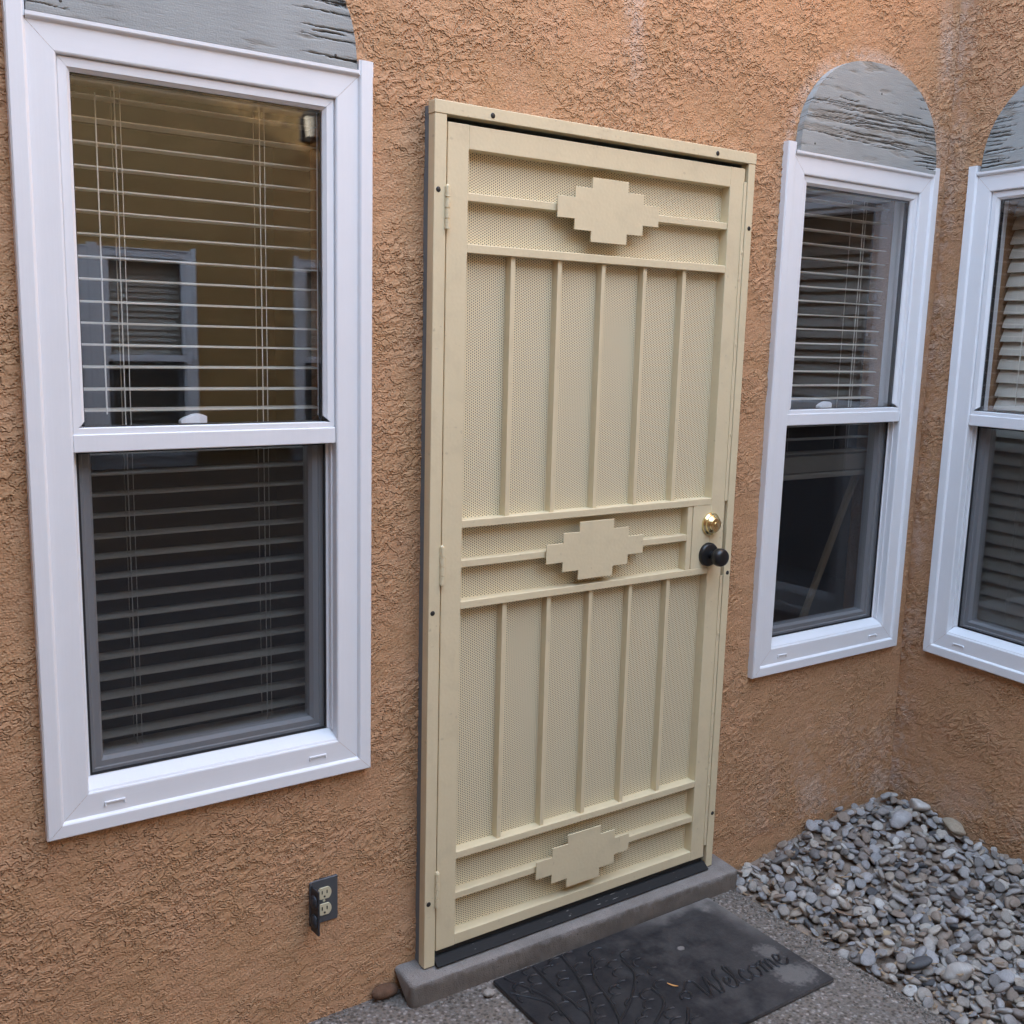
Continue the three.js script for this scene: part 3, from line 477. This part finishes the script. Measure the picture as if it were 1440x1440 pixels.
// ------------------------------------------------------------------ doormat
{
  const MX0 = 0.168, MX1 = 0.930, MZ0 = 0.112, MZ1 = 0.573, MY = -0.0665;
  const map = tex(1024, 640, (u, v, o) => {
    const x = mix(MX0, MX1, u), z = mix(MZ0, MZ1, v), n = fbm(x * 16, z * 16, 5, 4), f = fbm(x * 90, z * 90, 15, 3), sp = pn(x * 700, z * 700, 9999, 9999, 3);
    const at = (cx, cz, r, a = 1) => { const d = Math.hypot((x - cx), (z - cz) * 1.2) / r; return a * ss(1.1, 0.45, d + 0.7 * n + 0.5 * f); };
    let dust = 0.035 + 0.10 * clamp(n + 0.3) + 0.05 * f;
    dust += at(0.875, 0.40, 0.05, 0.4) + at(0.853, 0.512, 0.07, 0.5) + 0.6 * ss(0.05, 0.0, z - MZ0 + 0.05 * n) * ss(0.55, 0.8, x) + 0.55 * ss(0.07, 0.0, MX1 - x + 0.04 * n) * ss(0.45, 0.2, z) + 0.10 * ss(0.5, 0.75, x + 0.3 * n) + at(0.677, 0.262, 0.012, 0.8);
    dust = clamp(dust * (1 + 0.35 * sp));
    o[0] = mix(0.012, 0.22, dust); o[1] = mix(0.012, 0.20, dust); o[2] = mix(0.015, 0.185, dust);
  });
  const rubber = new THREE.MeshPhysicalMaterial({ specularIntensity: 0.45, map, roughness: 0.6, bumpScale: 0.0008, bumpMap: tex(512, 512, (u, v, o) => { o[0] = o[1] = o[2] = 0.5 + 0.3 * pn(u * 180, v * 180, 180, 180, 6) + 0.4 * fbm(u * 18, v * 18, 6, 3); }, false) });
  const worn = std([0.016, 0.016, 0.019], 0.36);
  const setUV = (g) => { const p = g.attributes.position, uv = new Float32Array(p.count * 2); for (let i = 0; i < p.count; i++) { uv[i * 2] = (p.getX(i) - MX0) / (MX1 - MX0); uv[i * 2 + 1] = (p.getZ(i) - MZ0) / (MZ1 - MZ0); } g.setAttribute('uv', new THREE.BufferAttribute(uv, 2)); return g; };
  const D = thing('doormat', 'black rubber doormat embossed with fern leaves and the word Welcome', 'doormat');
  obj('mat_sheet', setUV(box(MX0, SLAB + 0.0005, MZ0, MX1, MY, MZ1, 0.004)), rubber, D);
  const flat = (g) => setUV(g.scale(1, 0.9, 1).translate(0, MY, 0));
  const st = (pts, r, seg = 28) => flat(tube(pts.map(([x, z]) => [x, 0, z]), r, seg, 6));
  const stems = [[[0.38, 0.122], [0.362, 0.213], [0.321, 0.317], [0.277, 0.383], [0.235, 0.45]], [[0.289, 0.122], [0.282, 0.235], [0.289, 0.353], [0.24, 0.45]], [[0.197, 0.122], [0.244, 0.246], [0.239, 0.354], [0.225, 0.44]], [[0.176, 0.18], [0.235, 0.263], [0.235, 0.32]], [[0.442, 0.174], [0.394, 0.245], [0.369, 0.335], [0.338, 0.415], [0.27, 0.50]], [[0.506, 0.22], [0.495, 0.283], [0.423, 0.357], [0.338, 0.415], [0.28, 0.46]], [[0.492, 0.353], [0.485, 0.407], [0.412, 0.461], [0.30, 0.53]], [[0.517, 0.461], [0.472, 0.504], [0.36, 0.555]]];
  for (const s of stems) obj('fern_stem', st(s, 0.0042), worn, D);
  const arcs = [[0.402, 0.129], [0.354, 0.133], [0.321, 0.15], [0.272, 0.126], [0.339, 0.186], [0.473, 0.156], [0.398, 0.183], [0.455, 0.204], [0.425, 0.227], [0.48, 0.22], [0.471, 0.256], [0.378, 0.235], [0.321, 0.214], [0.267, 0.16], [0.539, 0.205], [0.544, 0.25], [0.501, 0.305], [0.527, 0.351], [0.443, 0.299], [0.416, 0.307], [0.356, 0.312], [0.397, 0.339], [0.473, 0.365], [0.452, 0.398], [0.424, 0.42], [0.473, 0.451], [0.505, 0.509], [0.392, 0.439], [0.461, 0.482], [0.311, 0.388], [0.215, 0.17], [0.205, 0.21], [0.30, 0.27], [0.262, 0.29], [0.335, 0.35], [0.225, 0.31], [0.36, 0.48], [0.30, 0.44], [0.25, 0.20], [0.31, 0.31], [0.55, 0.30], [0.42, 0.37]];
  for (const [x, z] of arcs) { const r = 0.022 * rr(0.9, 1.15), a0 = -0.45 + rr(-0.25, 0.25), q = []; for (let k = 0; k <= 7; k++) { const a = Math.PI + (k / 7) * 2.7 + a0; q.push([clamp(x + Math.cos(a) * r * 1.1, MX0 + 0.006, MX1), 0, clamp(z + Math.sin(a) * r * 0.8 + 0.006, MZ0 + 0.006, MZ1 - 0.006)]); } obj('fern_leaf', flat(tube(q, 0.0034, 16, 5)), worn, D); }
  // the word, in joined script strokes: [x, height] in units of the cap height
  const word = [
    [[-0.62, 0.42], [-0.52, 0.62], [-0.30, 0.66], [-0.22, 0.48], [-0.38, 0.34], [-0.50, 0.46]],
    [[-0.30, 0.70], [0.02, 0.98], [0.16, 0.90], [0.20, 0.45], [0.26, 0.02], [0.44, 0.45], [0.58, 0.85], [0.60, 0.45], [0.68, 0.02], [0.86, 0.40], [0.98, 0.88], [1.12, 0.98]],
    [[1.02, 0.26], [1.18, 0.30], [1.26, 0.46], [1.15, 0.54], [1.05, 0.34], [1.12, 0.06], [1.28, 0.05], [1.38, 0.22], [1.50, 0.62], [1.50, 0.94], [1.41, 0.92], [1.42, 0.45], [1.46, 0.08], [1.56, 0.05]],
    [[1.93, 0.44], [1.84, 0.54], [1.70, 0.40], [1.70, 0.14], [1.82, 0.03], [1.98, 0.14]],
    [[2.22, 0.53], [2.06, 0.40], [2.06, 0.12], [2.20, 0.02], [2.36, 0.16], [2.35, 0.42], [2.22, 0.53], [2.40, 0.46], [2.50, 0.50]],
    [[2.50, 0.50], [2.56, 0.46], [2.55, 0.03]], [[2.56, 0.34], [2.68, 0.53], [2.77, 0.44], [2.77, 0.03]], [[2.78, 0.34], [2.90, 0.53], [2.99, 0.44], [2.99, 0.10], [3.06, 0.03]],
    [[3.14, 0.26], [3.30, 0.30], [3.38, 0.46], [3.27, 0.55], [3.16, 0.36], [3.22, 0.06], [3.40, 0.04], [3.56, 0.20]]];
  const K = 0.088, tx = (x, h) => [0.575 + x * K + h * 0.012, 0.467 - h * K];
  for (const s of word) { obj('lettering', st(s.map(([x, h]) => tx(x, h)), 0.0040, 40), worn, D); }
}

// ------------------------------------------------------------------ pebbles
{
  const variants = []; for (let k = 0; k < 10; k++) {
    const g = new THREE.IcosahedronGeometry(1, 3), p = g.attributes.position, v = new THREE.Vector3(), ph = rr(0, 50);
    const cuts = Array.from({ length: k % 4 }, () => [new THREE.Vector3(rr(-1, 1), rr(-0.6, 0.6), rr(-1, 1)).normalize(), rr(0.62, 0.85)]);
    for (let i = 0; i < p.count; i++) {
      v.fromBufferAttribute(p, i); const q = v.clone();
      const n = 0.16 * Math.sin(q.x * 1.9 + ph) * Math.cos(q.z * 1.7 + ph * 2) + 0.10 * Math.sin(q.y * 3 + q.x * 2.2 + ph) + 0.05 * Math.sin(q.z * 4.5 + ph * 3);
      v.multiplyScalar(1 + n); for (const [c, d] of cuts) { const e = v.dot(c) - d; if (e > 0) v.addScaledVector(c, -e * 0.85); }
      p.setXYZ(i, v.x, v.y, v.z);
    }
    const m = new Map(), idn = (i) => [p.getX(i), p.getY(i), p.getZ(i)].map((x) => x.toFixed(4)).join(); g.computeVertexNormals(); const nn = g.attributes.normal; // smooth across shared corners
    for (let i = 0; i < p.count; i++) { const q = idn(i); if (!m.has(q)) m.set(q, new THREE.Vector3()); m.get(q).add(v.fromBufferAttribute(nn, i)); }
    for (let i = 0; i < p.count; i++) { const q = m.get(idn(i)).clone().normalize(); nn.setXYZ(i, q.x, q.y, q.z); }
    const uv = new Float32Array(p.count * 2); for (let i = 0; i < p.count; i++) { uv[i * 2] = p.getX(i) * 0.35 + k * 0.13; uv[i * 2 + 1] = (p.getZ(i) + p.getY(i) * 0.6) * 0.35 + k * 0.37; } g.setAttribute('uv', new THREE.BufferAttribute(uv, 2));
    g.computeBoundingBox(); variants.push(g);
  }
  const stoneMap = tex(512, 512, (u, v, o) => { const k = 0.86 + 0.20 * fbm(u * 8, v * 8, 3, 4) + 0.12 * pn(u * 120, v * 120, 120, 120, 5) + 0.18 * ss(0.3, 0.6, pn(u * 30, v * 5, 30, 5, 9)); o[0] = o[1] = o[2] = k; });
  const stoneBump = tex(512, 512, (u, v, o) => { o[0] = o[1] = o[2] = 0.5 + 0.3 * pn(u * 90, v * 90, 90, 90, 5) + 0.4 * fbm(u * 14, v * 14, 6, 3); }, false);
  const smat = (c, r = 0.62) => std(c, r, { map: stoneMap, bumpMap: stoneBump, bumpScale: 0.0012 });
  const tones = [[0.27, 0.265, 0.275], [0.32, 0.32, 0.335], [0.22, 0.20, 0.195], [0.25, 0.21, 0.185], [0.37, 0.36, 0.36], [0.30, 0.285, 0.275], [0.28, 0.235, 0.205], [0.17, 0.165, 0.17], [0.44, 0.42, 0.40], [0.34, 0.30, 0.265], [0.27, 0.275, 0.30], [0.35, 0.355, 0.385]].map((c) => smat([c[0] * 1.25, c[1] * 1.18, c[2] * 1.08]));
  const toneName = ['grey', 'pale blue-grey', 'dark brownish grey', 'brown', 'light grey', 'warm grey', 'reddish brown', 'dark grey', 'whitish grey', 'tan', 'slate blue-grey', 'light blue-grey'];
  const whiteStone = smat([0.62, 0.59, 0.55]), tanStone = smat([0.42, 0.34, 0.25], 0.8), darkStone = smat([0.10, 0.10, 0.105]);
  const wallX = (z) => CORNER[0] - 0.0845 * z;
  // soil under the stones, sloping up to the walls
  const soilY = (x, z) => { const u = (x - SLAB_EDGE) / 0.88; return -0.104 + 0.055 * ss(0.0, 1, u) + 0.030 * ss(0.5, 0, z) * ss(0.05, 0.6, u) + 0.010 * fbm(x * 7, z * 7, 3, 2); };
  { const pos = [], idx = [], uv = [], N = 70, M = 130; for (let j = 0; j <= M; j++) for (let i = 0; i <= N; i++) { const z = -0.02 + 2.3 * j / M, x = mix(SLAB_EDGE - 0.01, wallX(z) + 0.02, i / N); pos.push(x, soilY(x, z) - 0.004 + 0.004 * fbm(x * 60, z * 60, 9, 2), z); uv.push(x, z); if (i < N && j < M) { const k = j * (N + 1) + i; idx.push(k, k + N + 1, k + 1, k + 1, k + N + 1, k + N + 2); } }
    const g = new THREE.BufferGeometry(); g.setAttribute('position', new THREE.Float32BufferAttribute(pos, 3)); g.setAttribute('uv', new THREE.Float32BufferAttribute(uv, 2)); g.setIndex(idx); g.computeVertexNormals();
    struct('soil_bed', g, std([1, 1, 1], 0.97, { map: tex(512, 512, (u, v, o) => { const k = 1 + 0.35 * fbm(u * 30, v * 30, 81, 4) + 0.35 * pn(u * 260, v * 260, 260, 260, 2); o[0] = 0.26 * k; o[1] = 0.20 * k; o[2] = 0.155 * k; }) })); }
  // settle: each stone drops onto what lies beneath its footprint
  const GX0 = 1.0, GZ0 = -0.05, GS = 0.005, GW = 200, GH = 480, hf = new Float32Array(GW * GH);
  for (let j = 0; j < GH; j++) for (let i = 0; i < GW; i++) hf[j * GW + i] = soilY(GX0 + i * GS, GZ0 + j * GS);
  const list = [];
  const drop = (x, z, a, b, c, turn, variant, mat, label) => { // a along, c across, b half height
    const R = Math.max(a, c), cs = Math.cos(turn), sn = Math.sin(turn), hit = [];
    for (let j = Math.floor((z - R - GZ0) / GS); j <= (z + R - GZ0) / GS; j++) for (let i = Math.floor((x - R - GX0) / GS); i <= (x + R - GX0) / GS; i++) {
      if (i < 0 || j < 0 || i >= GW || j >= GH) continue; const dx = GX0 + i * GS - x, dz = GZ0 + j * GS - z, p = (dx * cs - dz * sn) / a, q = (dx * sn + dz * cs) / c, r = p * p + q * q; if (r < 1) hit.push([j * GW + i, Math.sqrt(1 - r), dx, dz]);
    }
    if (!hit.length) return; const low = hit.map(([k, s]) => hf[k] + s * b * 0.86).sort((m, n) => n - m), y = low[Math.floor(low.length * 0.12)];
    let gx = 0, gz = 0, n = 0; for (const [k, s, dx, dz] of hit) if (s > 0.3) { gx += hf[k] * dx; gz += hf[k] * dz; n += dx * dx; } gx = clamp(gx / (n + 1e-9), -0.6, 0.6); gz = clamp(gz / (n + 1e-9), -0.6, 0.6);
    for (const [k, s, dx, dz] of hit) hf[k] = Math.max(hf[k], y + s * b * 0.9 + (gx * dx + gz * dz) * 0.5);
    const e = new THREE.Quaternion().setFromEuler(new THREE.Euler(0, turn, 0)), tq = new THREE.Quaternion().setFromUnitVectors(new THREE.Vector3(0, 1, 0), new THREE.Vector3(-gx, 1, -gz).normalize());
    list.push({ pos: new THREE.Vector3(x, y, z), q: tq.multiply(e), s: new THREE.Vector3(a, b, c), variant, mat, label });
  };
  const bare = (x, z) => ss(0.13, 0.0, x - SLAB_EDGE - 0.05 * fbm(z * 6, 3, 4, 2)) * ss(0.55, 0.25, Math.abs(z - 0.28)) ; // thin cover beside the slab
  for (let layer = 0; layer < 3; layer++) for (let n = 0; n < 1500; n++) {
    const z = rr(0.012, 1.55), x = rr(SLAB_EDGE + 0.02, wallX(z) - 0.012); if (rnd() < bare(x, z) * (layer ? 1 : 0.55)) continue; if (z > 1.1 && rnd() < 0.3) continue;
    const a = rr(0.011, 0.0225) * (rnd() < 0.15 ? 1.3 : 1) * (layer ? 1 : 1), c = a * rr(0.62, 0.95), b = a * rr(0.30, 0.52);
    if (x - a < SLAB_EDGE + 0.004 && rnd() < 0.8) continue; if (x + a > wallX(z) || z - a < 0.006) continue;
    // keep stones of one layer apart
    let near = 0; for (let k = list.length - 1; k >= 0 && near < 1; k--) { const L = list[k]; if (L.layer !== layer) break; if (Math.hypot(L.pos.x - x, L.pos.z - z) < (Math.max(L.s.x, L.s.z) + a) * 0.62) near = 1; } if (near) continue;
    const t = rnd(), mat = t < 0.03 ? whiteStone : t < 0.05 ? darkStone : tones[Math.floor(rnd() * tones.length)], before = list.length; drop(x, z, a, b, c, rr(0, 6.28), Math.floor(rnd() * variants.length), mat); if (list.length > before) list[list.length - 1].layer = layer;
  }
  drop(1.86, 0.17, 0.056, 0.022, 0.036, 0.5, 3, whiteStone, 'large pale angular stone at the wall end of the pebble bed');
  drop(1.845, 0.31, 0.052, 0.016, 0.034, 1.1, 7, tanStone, 'flat tan slab of stone leaning by the side wall on the pebbles');
  drop(1.735, 0.19, 0.042, 0.020, 0.028, 0.2, 0, tones[11], 'large smooth blue-grey oval pebble next to the pale angular stone');
  drop(1.205, 0.75, 0.040, 0.020, 0.025, -0.7, 4, tones[4], 'long pale grey oval pebble lying near the slab edge');
  drop(1.175, 0.655, 0.036, 0.016, 0.022, -0.6, 8, darkStone, 'dark charcoal oval pebble among the grey ones near the slab edge');
  drop(1.255, 0.31, 0.034, 0.017, 0.024, 0.2, 1, whiteStone, 'white rounded pebble in front of the sill corner');
  // what shows largest becomes things of its own, the rest one mass
  camera.updateMatrixWorld(); const cam = camera.position;
  for (const L of list) { const d = L.pos.distanceTo(cam), v = L.pos.clone().applyMatrix4(camera.matrixWorldInverse), k = 1 / Math.tan(52.78 * Math.PI / 360), px = v.x * k / -v.z, py = v.y * k / -v.z, top = L.pos.y + L.s.y * 0.5 - hf[Math.round((L.pos.z - GZ0) / GS) * GW + Math.round((L.pos.x - GX0) / GS)]; L.key = L.label ? 99 : (Math.abs(px) < 1 && Math.abs(py) < 1 && top > -0.008 ? L.s.x * L.s.z / d / d : 0); }
  list.sort((a, b) => b.key - a.key);
  const rest = [];
  const pebbleLabel = (L) => { const { x, z } = L.pos, tone = L.mat === whiteStone ? 'white' : L.mat === darkStone ? 'charcoal' : toneName[tones.indexOf(L.mat)];
    const size = L.s.x > 0.024 ? 'large' : L.s.x > 0.018 ? 'medium' : 'small', form = L.s.z / L.s.x < 0.74 ? 'long' : 'rounded';
    const where = x - SLAB_EDGE < 0.2 ? 'along the slab edge' : z < 0.2 ? 'against the door wall' : wallX(z) - x < 0.2 ? 'against the side wall' : 'in the middle of the bed'; return `${size} ${form} ${tone} river pebble ${where}`; };
  list.forEach((L, i) => {
    if (i < 300) { const o = obj('river_pebble', variants[L.variant], L.mat); o.position.copy(L.pos); o.quaternion.copy(L.q); o.scale.copy(L.s); tag(o, L.label ?? pebbleLabel(L), 'pebble', 'river pebbles in the corner bed'); } else rest.push(L);
  });
  const lowVar = variants[2]; const inst = new THREE.InstancedMesh(lowVar, smat([1, 1, 1]), rest.length), mm = new THREE.Matrix4();
  rest.forEach((L, i) => { inst.setMatrixAt(i, mm.compose(L.pos, L.q, L.s)); inst.setColorAt(i, L.mat.color); });
  inst.name = 'pebble_cover'; inst.userData.kind = 'stuff'; inst.castShadow = inst.receiveShadow = true; scene.add(tag(inst, 'many smaller grey river pebbles covering the bed between the walls', 'pebbles'));
  // leaf litter
  const leafG = (w, l) => { const g = new THREE.PlaneGeometry(w, l, 3, 5).rotateX(-Math.PI / 2), p = g.attributes.position; for (let i = 0; i < p.count; i++) { const u = p.getX(i) / w * 2, v = p.getZ(i) / l * 2; p.setX(i, p.getX(i) * Math.sqrt(Math.max(0.05, 1 - v * v))); p.setY(i, l * (0.05 * u * u + 0.08 * v * v)); } g.computeVertexNormals(); return g; };
  const lm = [[0.30, 0.21, 0.13], [0.20, 0.13, 0.085], [0.38, 0.28, 0.17]].map((c) => std(c, 0.85, { side: THREE.DoubleSide }));
  const litter = []; for (let i = 0; i < 240; i++) { const z = rr(0.1, 0.95), x = SLAB_EDGE + Math.abs(rr(-1, 1) * rr(0, 1)) * 0.55 + 0.03, y = hf[Math.round((z - GZ0) / GS) * GW + Math.round((x - GX0) / GS)]; if (x > wallX(z) - 0.02) continue; litter.push(leafG(rr(0.003, 0.009), rr(0.008, 0.026)).rotateX(rr(-0.4, 0.4)).rotateY(rr(0, 6.3)).translate(x, y + 0.002, z)); }
  const lt = obj('leaf_litter', mergeGeometries(litter), lm[0]); lt.userData.kind = 'stuff'; tag(lt, 'dry tan leaf scraps scattered over pebbles and bare soil', 'litter');
  for (const [x, z, w, l, a, m, lb] of [[1.20, 0.40, 0.03, 0.085, 0.3, 1, 'dry brown curled leaf standing among pebbles near the slab edge'], [1.24, 0.50, 0.035, 0.045, 1.2, 2, 'pale tan leaf scrap lying flat on the pebbles'], [1.56, 0.30, 0.022, 0.06, 2.0, 0, 'orange-brown dry leaf on the pebbles in mid bed'], [1.33, 0.28, 0.02, 0.05, 0.8, 0, 'small orange dry leaf on pebbles near the door wall']]) { const y = hf[Math.round((z - GZ0) / GS) * GW + Math.round((x - GX0) / GS)]; const o = tag(obj('dry_leaf', leafG(w, l), lm[m]), lb, 'leaf', 'dry leaves on the pebbles'); o.position.set(x, y + 0.003, z); o.rotation.set(rr(-0.3, 0.3), a, rr(-0.3, 0.3)); }
  // grit washed over the slab edge, along the sill and the wall foot
  const gritN = 900, gg = new THREE.IcosahedronGeometry(1, 0), grit = new THREE.InstancedMesh(gg, smat([1, 1, 1], 0.9), gritN), gc = new THREE.Color();
  for (let i = 0; i < gritN; i++) {
    const t = i / gritN; let x, z;
    if (t < 0.62) { z = rr(0.1, 1.0); x = SLAB_EDGE - Math.abs(rr(-1, 1) * rr(0, 1)) * (z < 0.45 ? 0.09 : 0.05) - 0.006; } else if (t < 0.82) { x = rr(0.0, 1.03); z = 0.108 + 0.014 * x + Math.abs(rr(-1, 1) * rr(0, 1)) * 0.02; if (x > 0.15 && x < 0.945 && z > 0.108) z = 0.106 + 0.008 * x; } else { x = rr(-1.2, -0.06); z = 0.012 + Math.abs(rr(-1, 1) * rr(0, 1)) * 0.06; }
    const r = rr(0.0012, 0.0036) * (rnd() < 0.06 ? 1.8 : 1); grit.setMatrixAt(i, mm.compose(new THREE.Vector3(x, SLAB + r * 0.6, z), new THREE.Quaternion().setFromEuler(new THREE.Euler(rr(0, 6), rr(0, 6), 0)), new THREE.Vector3(r, r * 0.7, r * rr(0.7, 1.2))));
    const q = rr(0.12, 0.42); grit.setColorAt(i, gc.setRGB(q, q * 0.88, q * 0.76));
  }
  grit.name = 'grit'; grit.userData.kind = 'stuff'; scene.add(tag(grit, 'loose grit and sand grains strewn along the slab edge and sill', 'grit'));
  // bits beside the sill and on the mat
  const bits = [[0.135, SLAB + 0.008, 0.145, 0.016, 0.010, 0.012, tones[5], 'small pale stone on the slab between sill and doormat'], [-0.09, SLAB + 0.018, 0.016, 0.038, 0.022, 0.016, smat([0.16, 0.085, 0.05], 0.95), 'reddish brick fragment wedged against the sill end']];
  for (const [x, y, z, a, b, c, m, lb] of bits) { const o = tag(obj('stone_fragment', variants[3], m), lb, 'stone'); o.position.set(x, y, z); o.scale.set(a, b, c); }
  const lf = tag(obj('dry_leaf', leafG(0.006, 0.030), std([0.55, 0.27, 0.09], 0.8, { side: THREE.DoubleSide })), 'thin orange leaf lying on the doormat before the lettering', 'leaf'); lf.position.set(0.545, -0.0655, 0.375); lf.rotation.y = 0.55;
}

renderer.render(scene, camera);
